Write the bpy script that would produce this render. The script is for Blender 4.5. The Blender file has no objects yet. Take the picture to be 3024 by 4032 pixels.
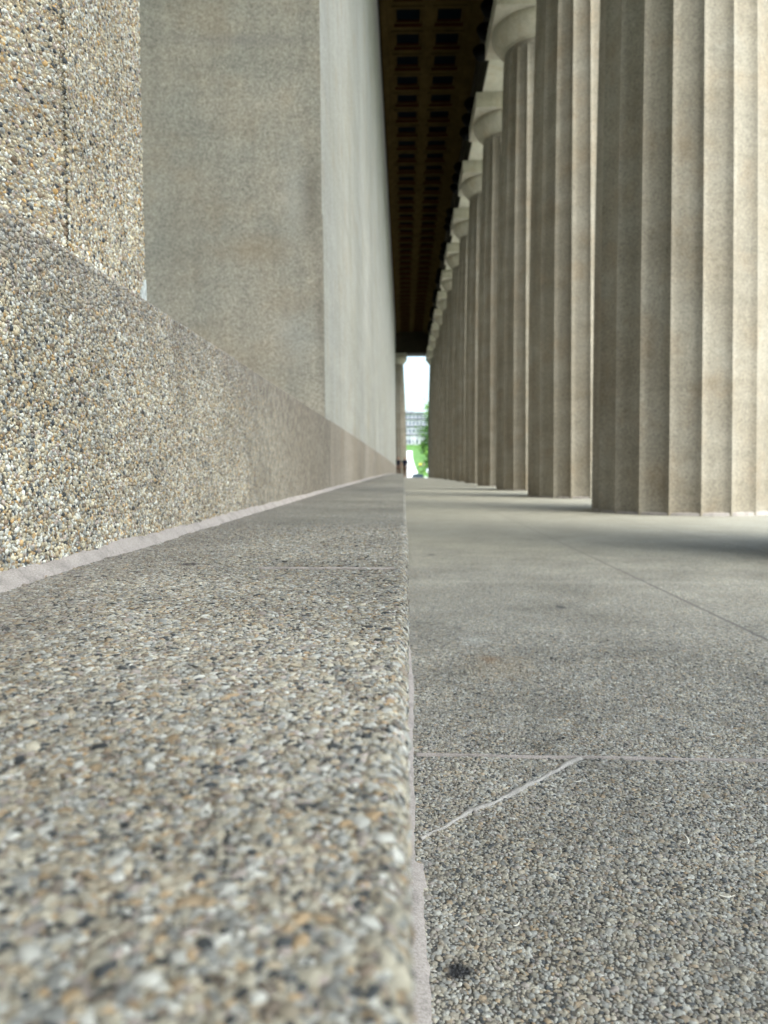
import bpy, bmesh, math, random
import numpy as np
from mathutils import Vector, Matrix

random.seed(7)
S = bpy.context.scene
C = S.collection
R = math.radians
CAMH = 0.47

# ------------------------------------------------------------------ camera
cam_d = bpy.data.cameras.new('camera')
cam = bpy.data.objects.new('camera', cam_d); C.objects.link(cam)
S.camera = cam
cam_d.sensor_fit = 'VERTICAL'; cam_d.sensor_height = 36.0; cam_d.sensor_width = 27.0
cam_d.lens = 36.0 * 2900.0 / 4032.0
cam_d.clip_start = 0.01; cam_d.clip_end = 3000
cam.location = (0.0, 0.0, CAMH)
cam.rotation_euler = (R(90 - 3.12), 0, R(1.50))
cam_d.dof.use_dof = True
cam_d.dof.focus_distance = 0.92
cam_d.dof.aperture_fstop = cam_d.lens / 3.7

# ------------------------------------------------------------------ world + sun
SUN_EL, SUN_AZ = 47.0, 126.0        # azimuth from +Y (clockwise towards +X)
w = bpy.data.worlds.new('World'); S.world = w; w.use_nodes = True
nt = w.node_tree; nt.nodes.clear()
wo = nt.nodes.new('ShaderNodeOutputWorld'); bg = nt.nodes.new('ShaderNodeBackground')
sky = nt.nodes.new('ShaderNodeTexSky'); sky.sky_type = 'NISHITA'; sky.sun_disc = False
sky.sun_elevation = R(SUN_EL); sky.sun_rotation = R(SUN_AZ)
sky.air_density = 1.0; sky.dust_density = 4.0; sky.ozone_density = 1.0
bg.inputs['Strength'].default_value = 0.15
hs = nt.nodes.new('ShaderNodeHueSaturation'); hs.inputs['Saturation'].default_value = 0.75   # overcast: nearly neutral
nt.links.new(sky.outputs[0], hs.inputs['Color']); tn = nt.nodes.new('ShaderNodeMix'); tn.data_type = 'RGBA'; tn.blend_type = 'MULTIPLY'; tn.inputs[0].default_value = 1.0
nt.links.new(hs.outputs[0], tn.inputs[6]); tn.inputs[7].default_value = (.90, 1.0, .99, 1)   # thin high cloud, slightly cyan
nt.links.new(tn.outputs[2], bg.inputs[0]); nt.links.new(bg.outputs[0], wo.inputs[0])
sd = bpy.data.lights.new('sun', 'SUN'); sun = bpy.data.objects.new('sun', sd); C.objects.link(sun)
sd.energy = 0.9; sd.angle = R(72); sd.color = (1.0, 0.99, 0.945)
sv = Vector((math.sin(R(SUN_AZ)) * math.cos(R(SUN_EL)), math.cos(R(SUN_AZ)) * math.cos(R(SUN_EL)), math.sin(R(SUN_EL))))
sun.rotation_euler = (-sv).to_track_quat('-Z', 'Y').to_euler()
sun.location = (0, 0, 60)

S.view_settings.view_transform = 'Standard'; S.view_settings.look = 'None'
S.view_settings.exposure = 1.9; S.view_settings.gamma = 1.0
S.cycles.use_denoising = True
S.cycles.max_bounces = 8; S.cycles.diffuse_bounces = 4

# ------------------------------------------------------------------ helpers
def cv(y):
    """upward curvature of the temple platform along its length"""
    return 0.10 * (1 - ((y - 30.0) / 34.5) ** 2) - 0.10 * (1 - (30.0 / 34.5) ** 2)

def link(o, parent=None):
    C.objects.link(o)
    if parent: o.parent = parent
    return o

def tag(o, label=None, cat=None, group=None, kind=None):
    if label: o['label'] = label
    if cat: o['category'] = cat
    if group: o['group'] = group
    if kind: o['kind'] = kind
    return o

def empty(name, loc=(0, 0, 0), rz=0.0):
    o = bpy.data.objects.new(name, None); C.objects.link(o)
    o.location = loc; o.rotation_euler = (0, 0, rz); return o

def obj(name, bm, mats, parent=None, smooth=False):
    me = bpy.data.meshes.new(name); bm.to_mesh(me); bm.free()
    for m in (mats if isinstance(mats, (list, tuple)) else [mats]): me.materials.append(m)
    if smooth: me.polygons.foreach_set('use_smooth', [True] * len(me.polygons))
    o = bpy.data.objects.new(name, me)
    return link(o, parent)

def pyobj(name, verts, faces, mats, parent=None, smooth=False):
    me = bpy.data.meshes.new(name); me.from_pydata(verts, [], faces); me.update()
    for m in (mats if isinstance(mats, (list, tuple)) else [mats]): me.materials.append(m)
    if smooth: me.polygons.foreach_set('use_smooth', [True] * len(me.polygons))
    o = bpy.data.objects.new(name, me)
    return link(o, parent)

def bbox(bm, x0, x1, y0, y1, z0, z1, seg=1, curve=False, mi=0):
    """box, optionally cut along y and following the platform curvature"""
    rings = []
    for i in range(seg + 1):
        y = y0 + (y1 - y0) * i / seg
        c = cv(y) if curve else 0
        rings.append([bm.verts.new((x, y, z + c)) for x, z in ((x0, z0), (x1, z0), (x1, z1), (x0, z1))])
    fs = []
    for a, b in zip(rings, rings[1:]):
        for k in range(4):
            fs.append(bm.faces.new((a[k], a[(k + 1) % 4], b[(k + 1) % 4], b[k])))
    fs.append(bm.faces.new(rings[0][::-1])); fs.append(bm.faces.new(rings[-1]))
    for f in fs: f.material_index = mi
    return fs

def lathe(bm, prof, n=32, mi=0, cap=True):
    rings = []
    for r, z in prof:
        rings.append([bm.verts.new((r * math.cos(2 * math.pi * i / n), r * math.sin(2 * math.pi * i / n), z)) for i in range(n)])
    for a, b in zip(rings, rings[1:]):
        for i in range(n):
            bm.faces.new((a[i], a[(i + 1) % n], b[(i + 1) % n], b[i])).material_index = mi
    if cap:
        bm.faces.new(rings[0][::-1]); bm.faces.new(rings[-1])

def tube(bm, p0, p1, r0, r1, n=8):
    p0, p1 = Vector(p0), Vector(p1); d = (p1 - p0).normalized()
    a = d.orthogonal().normalized(); b = d.cross(a)
    A = [bm.verts.new(p0 + (a * math.cos(t) + b * math.sin(t)) * r0) for t in [2 * math.pi * i / n for i in range(n)]]
    B = [bm.verts.new(p1 + (a * math.cos(t) + b * math.sin(t)) * r1) for t in [2 * math.pi * i / n for i in range(n)]]
    for i in range(n): bm.faces.new((A[i], A[(i + 1) % n], B[(i + 1) % n], B[i]))
    bm.faces.new(A[::-1]); bm.faces.new(B)

# ------------------------------------------------------------------ materials
class NB:
    """small node-tree helper"""
    def __init__(s, name, rough=0.85, spec=0.3):
        s.m = bpy.data.materials.new(name); s.m.use_nodes = True
        s.t = s.m.node_tree; s.t.nodes.clear()
        s.out = s.n('ShaderNodeOutputMaterial'); s.b = s.n('ShaderNodeBsdfPrincipled')
        s.l(s.b.outputs[0], s.out.inputs[0])
        s.b.inputs['Roughness'].default_value = rough
        s.b.inputs['Specular IOR Level'].default_value = spec
        s.geo = None
    def n(s, k, **kw):
        x = s.t.nodes.new(k)
        for a, v in kw.items(): setattr(x, a, v)
        return x
    def l(s, a, b): s.t.links.new(a, b)
    def set(s, inp, v):
        if hasattr(v, 'is_output') or isinstance(v, bpy.types.NodeSocket): s.l(v, inp)
        elif isinstance(v, (tuple, list)) and len(v) == 3 and inp.type == 'RGBA': inp.default_value = (*v, 1)
        else: inp.default_value = v
    def pos(s):
        if not s.geo: s.geo = s.n('ShaderNodeNewGeometry')
        return s.geo.outputs['Position']
    def objc(s):
        return s.n('ShaderNodeTexCoord').outputs['Object']
    def map(s, v, scale=(1, 1, 1), loc=(0, 0, 0)):
        m = s.n('ShaderNodeMapping'); m.inputs['Scale'].default_value = scale; m.inputs['Location'].default_value = loc
        s.l(v, m.inputs['Vector']); return m.outputs[0]
    def noise(s, v, scale, detail=3, rough=0.55):
        x = s.n('ShaderNodeTexNoise'); x.inputs['Scale'].default_value = scale
        x.inputs['Detail'].default_value = detail; x.inputs['Roughness'].default_value = rough
        s.l(v, x.inputs['Vector']); return x.outputs['Fac']
    def ramp(s, f, stops, interp='LINEAR'):
        r = s.n('ShaderNodeValToRGB'); cr = r.color_ramp; cr.interpolation = interp
        while len(cr.elements) < len(stops): cr.elements.new(0.5)
        for e, (p, c) in zip(cr.elements, stops):
            e.position = p; e.color = (*(c if isinstance(c, (tuple, list)) else (c, c, c)), 1)
        s.l(f, r.inputs[0]); return r.outputs[0]
    def mix(s, f, a, b, mode='MIX'):
        m = s.n('ShaderNodeMix', data_type='RGBA', blend_type=mode)
        s.set(m.inputs[0], f); s.set(m.inputs[6], a); s.set(m.inputs[7], b); return m.outputs[2]
    def math(s, op, a, b=0.0, c=0.0, clamp=False):
        m = s.n('ShaderNodeMath', operation=op); m.use_clamp = clamp
        s.set(m.inputs[0], a); s.set(m.inputs[1], b); s.set(m.inputs[2], c); return m.outputs[0]
    def sep(s, v):
        x = s.n('ShaderNodeSeparateXYZ'); s.l(v, x.inputs[0]); return x.outputs
    def bump(s, h, strength=0.5, dist=0.001):
        x = s.n('ShaderNodeBump'); x.inputs['Strength'].default_value = strength; x.inputs['Distance'].default_value = dist
        s.l(h, x.inputs['Height']); s.l(x.outputs[0], s.b.inputs['Normal'])
    def col(s, c): s.set(s.b.inputs['Base Color'], c); return s.m

CREAM, PALE, TAN, OCHRE, BROWN, DARK, GREY, PINK = ((.52, .45, .32), (.62, .60, .54), (.43, .33, .20), (.46, .27, .09),
    (.21, .135, .08), (.045, .052, .060), (.27, .27, .255), (.42, .33, .29))
PAL = [(0, CREAM), (.24, PALE), (.44, TAN), (.60, OCHRE), (.67, GREY), (.80, BROWN), (.87, DARK), (.935, PINK)]
CEM = (.40, .375, .33)
SIZE = 0.0054

def aggregate(name, mesh=False, cement=CEM, dust=0.15, gain=1.0, tint=(.96, 1.0, 1.04), contrast=1.0, stains=None, wet=0.0, size=SIZE, bumpd=0.0016, dustnoise=0.5, bigc=.76, post=0, sat=1.0):
    """exposed pebble concrete. mesh=True reads the per-pebble attribute of modelled pebbles, else cells are made in 3-D"""
    m = NB(name, 0.72, 0.35); P = m.pos()
    if mesh:
        a = m.n('ShaderNodeAttribute', attribute_name='peb', attribute_type='GEOMETRY'); vec = a.outputs['Vector']
        r = m.sep(vec)
    else:
        # wobble the cells so no two stones share an outline
        nz = m.n('ShaderNodeTexNoise'); nz.inputs['Scale'].default_value = 0.6 / size; m.l(P, nz.inputs['Vector'])
        va = m.n('ShaderNodeVectorMath', operation='MULTIPLY_ADD'); m.l(nz.outputs['Color'], va.inputs[0])
        va.inputs[1].default_value = (size * .9,) * 3; m.l(P, va.inputs[2])
        v = m.n('ShaderNodeTexVoronoi', feature='F1'); v.inputs['Scale'].default_value = 1.0 / size / 1.1
        m.l(va.outputs[0], v.inputs['Vector']); r = m.sep(v.outputs['Color'])
        dist = v.outputs['Distance']
    c = m.ramp(r[0], PAL, 'CONSTANT')
    if sat != 1.0:
        h_ = m.n('ShaderNodeHueSaturation'); h_.inputs['Saturation'].default_value = sat; m.l(c, h_.inputs['Color']); c = h_.outputs['Color']
    c = m.mix(1.0, c, m.ramp(r[1], [(0, .66), (1, 1.25)]), 'MULTIPLY')
    fine = m.noise(P, 900, 2)
    c = m.mix(0.5, c, m.ramp(fine, [(0.3, .75), (.7, 1.15)]), 'MULTIPLY')
    big = m.noise(P, 2.6, 5, .62); mid = m.noise(P, 11, 4)
    d = m.math('MULTIPLY_ADD', m.math('SUBTRACT', mid, .5), dustnoise, dust, clamp=True)
    d = m.math('MULTIPLY', d, m.ramp(r[0], [(0, 1), (.87, .25), (.935, 1)], 'CONSTANT'))   # dark stones stay clean
    c = m.mix(d, c, cement)
    if not mesh:
        edge = m.ramp(dist, [(.42, 0.0), (.68, 1.0)])
        c = m.mix(edge, c, tuple(x * .62 for x in cement))
        h = m.ramp(dist, [(0, 1), (.35, .85), (.65, 0)])
        h2 = m.math('MULTIPLY_ADD', r[2], .5, h)
        m.bump(h2, 0.9, bumpd)
    else:
        m.bump(fine, 0.25, 0.0003)
    c = m.mix(1.0, c, m.ramp(big, [(.34, bigc), (.64, 1.14)]), 'MULTIPLY')
    cl = m.noise(P, 75, 3, .6)
    c = m.mix(1.0, c, m.ramp(cl, [(.33, .70), (.5, 1.0), (.67, 1.22)]), 'MULTIPLY')
    c = m.mix(1.0, c, tuple(gain * t for t in tint), 'MULTIPLY')
    if stains: c = stains(m, P, c)
    if post: c = m.mix(1.0, c, m.ramp(m.noise(P, 34, 4, .7), [(.37, 1 - post), (.5, 1), (.63, 1 + post)]), 'MULTIPLY')
    return m.col(c)

def cement_mat(name, c, stains=None):
    m = NB(name, .9, .2); P = m.pos()
    n = m.noise(P, 400, 3); c = m.mix(1.0, c, m.ramp(m.noise(P, 19, 5, .65), [(.3, .68), (.5, .97), (.7, 1.06)]), 'MULTIPLY'); k = m.mix(1.0, c, m.ramp(n, [(.3, .7), (.7, 1.15)]), 'MULTIPLY')
    if stains: k = stains(m, P, k)
    m.bump(m.noise(P, 130, 4), .35, .0006)
    return m.col(k)

def blob(m, P, x, y, rx, ry, soft=.35, wob=.5):
    """mask 0..1 of an irregular spot lying on a floor"""
    s = m.sep(P)
    a = m.math('DIVIDE', m.math('SUBTRACT', s[0], x), rx); b = m.math('DIVIDE', m.math('SUBTRACT', s[1], y), ry)
    d = m.math('SQRT', m.math('ADD', m.math('MULTIPLY', a, a), m.math('MULTIPLY', b, b)))
    d = m.math('MULTIPLY_ADD', m.math('SUBTRACT', m.noise(P, 1.6 / max(rx, ry), 3), .5), wob * 2, d)
    return m.ramp(d, [(max(0, .8 - soft), 1), (1.0, 0)])

def line_mask(m, co, at, hw, soft):
    d = m.math('ABSOLUTE', m.math('SUBTRACT', co, at))
    return m.ramp(m.math('DIVIDE', d, hw + soft), [(hw / (hw + soft), 1), (1, 0)])

def floor_stains(m, P, c):
    s = m.sep(P)
    # joints between the big slabs, wear patches, gum and rust spots
    wob = m.math('MULTIPLY_ADD', m.math('SUBTRACT', m.noise(P, 9, 2), .5), .006, s[0])
    for x in (1.0, 2.02):
        c = m.mix(m.math('MULTIPLY', line_mask(m, wob, x, .004, .005), .75), c, (.10, .095, .10))
    for y in (3.05, 6.9, 9.4):
        c = m.mix(m.math('MULTIPLY', line_mask(m, s[1], y, .012, .05), .09), c, (.55, .53, .50))
    c = m.mix(blob(m, P,   .0520, .667, .0175, .0165, .3, .35), c, (.035, .036, .04))
    c = m.mix(blob(m, P, .535, 2.49, .020, .035), c, (.07, .07, .075))
    c = m.mix(blob(m, P, .150, 4.0, .03, .06), c, (.10, .10, .11))
    c = m.mix(m.math('MULTIPLY', blob(m, P, .215, 1.80, .035, .05, .7), .55), c, (.22, .13, .07))
    c = m.mix(m.math('MULTIPLY', blob(m, P, .235, 1.74, .12, .16, .8), .28), c, (.34, .26, .16))
    c = m.mix(m.math('MULTIPLY', blob(m, P, .19, 2.00, .06, .10, .8), .35), c, (.52, .53, .52))
    far = m.ramp(m.math('MULTIPLY_ADD', m.noise(P, .7, 3), 1.6, s[1]), [(0, 0), (1, 1)])
    f = m.n('ShaderNodeMapRange'); f.inputs['From Min'].default_value = 4.2; f.inputs['From Max'].default_value = 5.6
    m.l(m.math('MULTIPLY_ADD', m.noise(P, 1.3, 3), 1.8, s[1]), f.inputs['Value'])
    c = m.mix(m.math('MULTIPLY', f.outputs[0], .45), c, (.36, .34, .27))
    return c

def ledge_stains(m, P, c):
    s = m.sep(P)
    c = m.mix(blob(m, P, -.357, 1.215, .022, .020, .3, .4), c, (.06, .055, .06))
    # grime gathered against the wall foot, uneven
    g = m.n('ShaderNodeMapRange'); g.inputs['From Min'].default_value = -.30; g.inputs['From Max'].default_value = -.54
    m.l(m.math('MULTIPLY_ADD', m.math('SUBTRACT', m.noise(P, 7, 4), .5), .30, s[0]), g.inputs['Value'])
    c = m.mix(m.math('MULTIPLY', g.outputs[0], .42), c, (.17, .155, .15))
    return c

def plinth_stains(m, P, c):
    s = m.sep(P)
    # weathered grey band under the top edge
    g = m.n('ShaderNodeMapRange'); g.inputs['From Min'].default_value = .66; g.inputs['From Max'].default_value = .85
    m.l(m.math('MULTIPLY_ADD', m.math('SUBTRACT', m.noise(P, 5, 4), .5), .22, s[2]), g.inputs['Value'])
    c = m.mix(m.math('MULTIPLY', g.outputs[0], .50), c, (.19, .175, .17))
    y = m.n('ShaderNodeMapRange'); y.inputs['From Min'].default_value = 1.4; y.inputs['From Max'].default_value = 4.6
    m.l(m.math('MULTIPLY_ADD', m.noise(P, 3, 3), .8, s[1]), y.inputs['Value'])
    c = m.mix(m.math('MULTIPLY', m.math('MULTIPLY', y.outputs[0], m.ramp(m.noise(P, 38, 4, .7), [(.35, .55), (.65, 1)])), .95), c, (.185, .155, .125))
    return c

M = {}
LDUST = .28
M['ledge_peb'] = aggregate('ledge_pebbles', True, (.39, .375, .34), LDUST, 0.76, stains=ledge_stains, sat=.84)
M['ledge_cem'] = cement_mat('ledge_cement', (.13, .125, .115), ledge_stains)
M['ledge'] = aggregate('ledge_aggregate', False, (.39, .375, .34), LDUST, 0.78, stains=ledge_stains, size=.0040, sat=.84)
M['floor_peb'] = aggregate('floor_pebbles', True, (.31, .30, .275), .62, .98, stains=floor_stains, dustnoise=.4)
M['floor_cem'] = cement_mat('floor_cement', (.12, .115, .105), floor_stains)
M['floor'] = aggregate('floor_aggregate', False, (.31, .30, .275), .62, .96, stains=floor_stains, dustnoise=.4)
M['plinth_peb'] = aggregate('plinth_pebbles', True, (.42, .385, .32), .17, 1.10, stains=plinth_stains, sat=.95, post=.16)
M['plinth_cem'] = cement_mat('plinth_cement', (.20, .175, .14), plinth_stains)
M['plinth'] = aggregate('plinth_aggregate', False, (.42, .385, .32), .17, 1.0, stains=plinth_stains, sat=.95, post=.34)
M['pier_peb'] = aggregate('pier_pebbles', True, (.52, .46, .37), .12, 1.12)
M['pier_cem'] = cement_mat('pier_cement', (.30, .25, .19))
M['pier'] = aggregate('pier_aggregate', False, (.52, .46, .37), .12, 1.12)

def concrete(name, c, c2, grain=260, big=1.2, gb=.35, streak=True, bumpd=.0012, speck=True, mot=.22):
    m = NB(name, .88, .25); P = m.pos()
    k = m.mix(m.ramp(m.noise(P, big, 5, .6), [(.32, 0), (.68, 1)]), c, c2)
    g = m.noise(P, grain, 3, .7)
    k = m.mix(1.0, k, m.ramp(g, [(.3, 1 - gb), (.7, 1 + gb * .6)]), 'MULTIPLY')
    mo = m.noise(P, 42, 4, .65)
    k = m.mix(1.0, k, m.ramp(mo, [(.34, 1 - mot), (.5, 1), (.66, 1 + mot * .7)]), 'MULTIPLY')
    bl = m.ramp(m.noise(m.map(P, (1, 1, 1), (7, 3, 1)), 2.4, 5, .6), [(.52, 0), (.66, 1)])
    k = m.mix(m.math('MULTIPLY', bl, .30), k, tuple(x * y for x, y in zip(c, (.95, .78, .62))))
    if speck:
        v = m.n('ShaderNodeTexVoronoi'); v.inputs['Scale'].default_value = 110; m.l(P, v.inputs['Vector'])
        r = m.sep(v.outputs['Color'])
        k = m.mix(.55, k, m.mix(1.0, k, m.ramp(r[0], [(0, .55), (.3, .9), (1, 1.25)]), 'MULTIPLY'))
    if streak:
        st = m.noise(m.map(P, (5, 5, .35)), 1.5, 4)
        k = m.mix(.6, k, m.mix(1.0, k, m.ramp(st, [(.3, .80), (.7, 1.12)]), 'MULTIPLY'))
        hb = m.noise(m.map(P, (.5, .5, 5.0)), 1.2, 3)
        k = m.mix(.6, k, m.mix(1.0, k, m.ramp(hb, [(.3, .86), (.7, 1.10)]), 'MULTIPLY'))
    m.bump(m.math('ADD', g, m.math('MULTIPLY', m.noise(P, 60, 3), 2.0)), .7, bumpd)
    return m.col(k)

M['column'] = concrete('column_concrete', (.25, .217, .168), (.315, .29, .243), 320, 1.6, .22, bumpd=.002)
M['wall'] = concrete('wall_concrete', (.335, .325, .285), (.385, .38, .355), 320, .6, .12, bumpd=.001)
M['wall_plinth'] = concrete('wall_plinth_concrete', (.25, .215, .175), (.31, .275, .235), 320, .9, .2, bumpd=.001)
M['anta'] = concrete('anta_concrete', (.385, .365, .315), (.48, .425, .35), 170, 1.7, .42, bumpd=.002)
def xz_blob(m, P, x, z, rx, rz, soft, wob_):
    s_ = m.sep(P)
    a = m.math('DIVIDE', m.math('SUBTRACT', s_[0], x), rx); b = m.math('DIVIDE', m.math('SUBTRACT', s_[2], z), rz)
    d = m.math('SQRT', m.math('ADD', m.math('MULTIPLY', a, a), m.math('MULTIPLY', b, b)))
    d = m.math('MULTIPLY_ADD', m.math('SUBTRACT', m.noise(P, 5, 5, .65), .5), wob_ * 2, d)
    return m.ramp(d, [(max(0, .9 - soft), 1), (1.0, 0)])
_m = M['anta']; _b = [n for n in _m.node_tree.nodes if n.type == 'BSDF_PRINCIPLED'][0]
class _W(NB):
    def __init__(s, mat):
        s.m = mat; s.t = mat.node_tree; s.b = _b; s.geo = None
_w = _W(_m); _c = _b.inputs['Base Color'].links[0].from_socket; _P = _w.pos()
for x, z, rx, rz, am, cc in ((-.655, 2.42, .13, .42, .50, (.17, .15, .125)), (-.80, 2.45, .13, .55, .30, (.50, .50, .48)), (-1.08, 2.08, .36, .16, .38, (.33, .24, .15)),
                         (-.60, 1.6, .07, .7, .40, (.17, .15, .125)), (-.78, 1.45, .2, .35, .28, (.50, .50, .48)), (-1.15, 3.55, .7, .07, .30, (.22, .21, .21)), (-1.6, 2.3, .18, .8, .22, (.22, .19, .15))):
    _c = _w.mix(_w.math('MULTIPLY', xz_blob(_w, _P, x, z, rx, rz, .75, .55), am), _c, cc)
_w.l(_c, _b.inputs['Base Color'])
M['mortar'] = cement_mat('mortar', (.40, .365, .35))
M['grout'] = cement_mat('old_grout', (.43, .415, .40))
M['capital'] = concrete('capital_concrete', (.42, .385, .30), (.47, .44, .36), 200, 1.0, .08, speck=False)
M['soffit'] = concrete('soffit_concrete', (.47, .45, .35), (.52, .49, .40), 200, .7, .06, speck=False)
M['beam'] = concrete('beam_painted_shade', (.030, .024, .012), (.022, .017, .008), 100, .7, .1, speck=False)  # shade on the beams' inward faces is put into this near-black colour

def plain(name, c, rough=.7, spec=.4, metal=0, noise=None):
    m = NB(name, rough, spec); m.b.inputs['Metallic'].default_value = metal
    if noise:
        n = m.noise(m.pos(), noise, 4)
        return m.col(m.mix(1.0, c, m.ramp(n, [(.3, .7), (.7, 1.25)]), 'MULTIPLY'))
    return m.col(c)

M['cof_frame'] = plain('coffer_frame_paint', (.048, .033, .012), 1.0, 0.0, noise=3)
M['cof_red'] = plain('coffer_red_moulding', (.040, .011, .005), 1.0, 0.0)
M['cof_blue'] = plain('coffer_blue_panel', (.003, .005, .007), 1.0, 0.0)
M['black'] = plain('black_metal', (.003, .003, .003), .8, .05)
M['lens'] = plain('spotlight_glass', (.004, .004, .004), .4, .1)
M['lawn'] = plain('lawn_grass', (.095, .20, .045), .9, .2, noise=.5)
M['path'] = plain('pale_path_concrete', (.62, .61, .60), .9, .2, noise=1.5)

# ------------------------------------------------------------------ modelled pebbles
rng = np.random.default_rng(11)
def dome_template(n, rings):
    """unit dome: list of (r, z) rings then apex"""
    vs, fs = [], []
    for j, (r, z) in enumerate(rings):
        for i in range(n):
            a = 2 * math.pi * (i + .5 * (j % 2)) / n
            vs.append((r * math.cos(a), r * math.sin(a), z))
    vs.append((0, 0, 1.0)); ap = len(vs) - 1
    for j in range(len(rings) - 1):
        for i in range(n):
            a, b = j * n + i, j * n + (i + 1) % n; c, d = a + n, b + n
            if j % 2 == 0: fs += [(a, b, c), (b, d, c)]
            else: fs += [(a, b, d), (a, d, c)]
    j = len(rings) - 1
    for i in range(n): fs.append((j * n + i, j * n + (i + 1) % n, ap))
    return np.array(vs), np.array(fs)
DOME_LO = dome_template(6, [(1.0, -.25), (.80, .60)])
DOME_HI = dome_template(9, [(1.0, -.3), (.97, .25), (.66, .80)])

def hexgrid(u0, u1, v0, v1, s):
    us = np.arange(u0, u1, s); vs = np.arange(v0, v1, s * .866)
    U, V = np.meshgrid(us, vs); U = U + (np.arange(len(vs)) % 2)[:, None] * s * .5
    U = U.ravel() + rng.uniform(-.36, .36, U.size) * s; V = V.ravel() + rng.uniform(-.36, .36, V.size) * s
    return U, V

def pebbles(P, N, T, tmpl, s=SIZE, hgt=.36, big=1.0, white=None, var=.24):
    """P points, N normals, T tangents (n,3) -> verts, tris, attribute"""
    n = len(P); B = np.cross(N, T)
    # tilt the normals a little
    N = N + .22 * rng.normal(size=(n, 1)) * T + .22 * rng.normal(size=(n, 1)) * B
    N /= np.linalg.norm(N, axis=1)[:, None]
    T = T - (T * N).sum(1)[:, None] * N; T /= np.linalg.norm(T, axis=1)[:, None]; B = np.cross(N, T)
    a = s * .60 * np.clip(rng.lognormal(0, var, n), .5, 2.1) * big
    b = a * rng.uniform(.62, 1.0, n); h = b * hgt * rng.uniform(.8, 1.9, n)
    ang = rng.uniform(0, 2 * math.pi, n); ca, sa = np.cos(ang), np.sin(ang)
    T2 = ca[:, None] * T + sa[:, None] * B; B2 = -sa[:, None] * T + ca[:, None] * B
    tv, tf = tmpl; k = len(tv)
    rad = 1 + .17 * rng.normal(size=(n, k, 1))
    V = P[:, None, :] + rad * tv[None, :, 0, None] * a[:, None, None] * T2[:, None, :] \
        + rad * tv[None, :, 1, None] * b[:, None, None] * B2[:, None, :] \
        + tv[None, :, 2, None] * h[:, None, None] * N[:, None, :] * (1 + .12 * rng.normal(size=(n, k, 1)))
    F = tf[None] + (np.arange(n) * k)[:, None, None]
    A = np.repeat(rng.random((n, 3)), k, axis=0)
    return V.reshape(-1, 3), F.reshape(-1, 3), A

def combine(name, base, sets, mats, parent=None):
    """base = (verts, quads, material index); sets = pebble sets, which use material slot 1"""
    bv, bf, bmi = base
    V = [np.array(bv, float)]; off = len(bv); tri = []; A = [np.zeros((len(bv), 3))]
    for v, f, a in sets:
        V.append(v); tri.append(f + off); A.append(a); off += len(v)
    V = np.concatenate(V); A = np.concatenate(A)
    tri = np.concatenate(tri) if tri else np.zeros((0, 3), int)
    nq, ntri = len(bf), len(tri)
    loops = np.concatenate([np.array(bf).ravel(), tri.ravel()]).astype(np.int32)
    start = np.concatenate([np.arange(nq) * 4, nq * 4 + np.arange(ntri) * 3]).astype(np.int32)
    me = bpy.data.meshes.new(name)
    me.vertices.add(len(V)); me.vertices.foreach_set('co', V.astype(np.float32).ravel())
    me.loops.add(len(loops)); me.loops.foreach_set('vertex_index', loops)
    me.polygons.add(nq + ntri); me.polygons.foreach_set('loop_start', start)
    mi = np.concatenate([np.array(bmi, np.int32), np.ones(ntri, np.int32)])
    me.polygons.foreach_set('material_index', mi)
    me.polygons.foreach_set('use_smooth', np.concatenate([np.zeros(nq, bool), np.ones(ntri, bool)]))
    at = me.attributes.new('peb', 'FLOAT_VECTOR', 'POINT'); at.data.foreach_set('vector', A.astype(np.float32).ravel())
    me.update(calc_edges=True); me.validate()
    for m in mats: me.materials.append(m)
    o = bpy.data.objects.new(name, me); return link(o, parent)

def strip_mesh(prof, ys, f=lambda x, y, z: (x, y, z + cv(y))):
    """sweep an open x,z profile along y; returns verts, quads"""
    vs, qs = [], []
    for y in ys:
        for x, z in prof: vs.append(f(x, y, z))
    k = len(prof)
    for j in range(len(ys) - 1):
        for i in range(k - 1):
            a = j * k + i
            qs.append((a, a + 1, a + 1 + k, a + k))
    return vs, qs

cvv = np.vectorize(cv)
ZL = 0.31            # ledge height above the floor
XW = -0.545          # plinth face
ZP = CAMH + 0.357    # plinth top
YR0, YR1 = 1.645, 5.42   # recess between pier and cella wall

# ------------------------------------------------------------------ step (ledge)
def edge_x(y):
    t = np.clip(np.asarray(y) / 2.0, 0, 1); t = t * t * (3 - 2 * t)
    return .0015 + .0085 * t + .0008 * np.sin(np.asarray(y) * 9.0) * np.clip(1 - t, 0.2, 1)
RB = .013
def ledge_prof(u):
    """u: arc length measured leftwards/downwards from the start of the rounded nose; returns x offset, z, normal x,z"""
    u = np.asarray(u, float); L = RB * math.pi / 2
    x = np.where(u < 0, -RB + u, np.where(u < L, -RB + RB * np.sin(u / RB), 0.0))
    z = np.where(u < 0, ZL, np.where(u < L, ZL - RB + RB * np.cos(np.clip(u, 0, L) / RB), ZL - RB - (u - L)))
    nx = np.where(u < 0, 0.0, np.where(u < L, np.sin(np.clip(u, 0, L) / RB), 1.0))
    nz = np.where(u < 0, 1.0, np.where(u < L, np.cos(np.clip(u, 0, L) / RB), 0.0))
    return x, z, nx, nz

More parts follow.
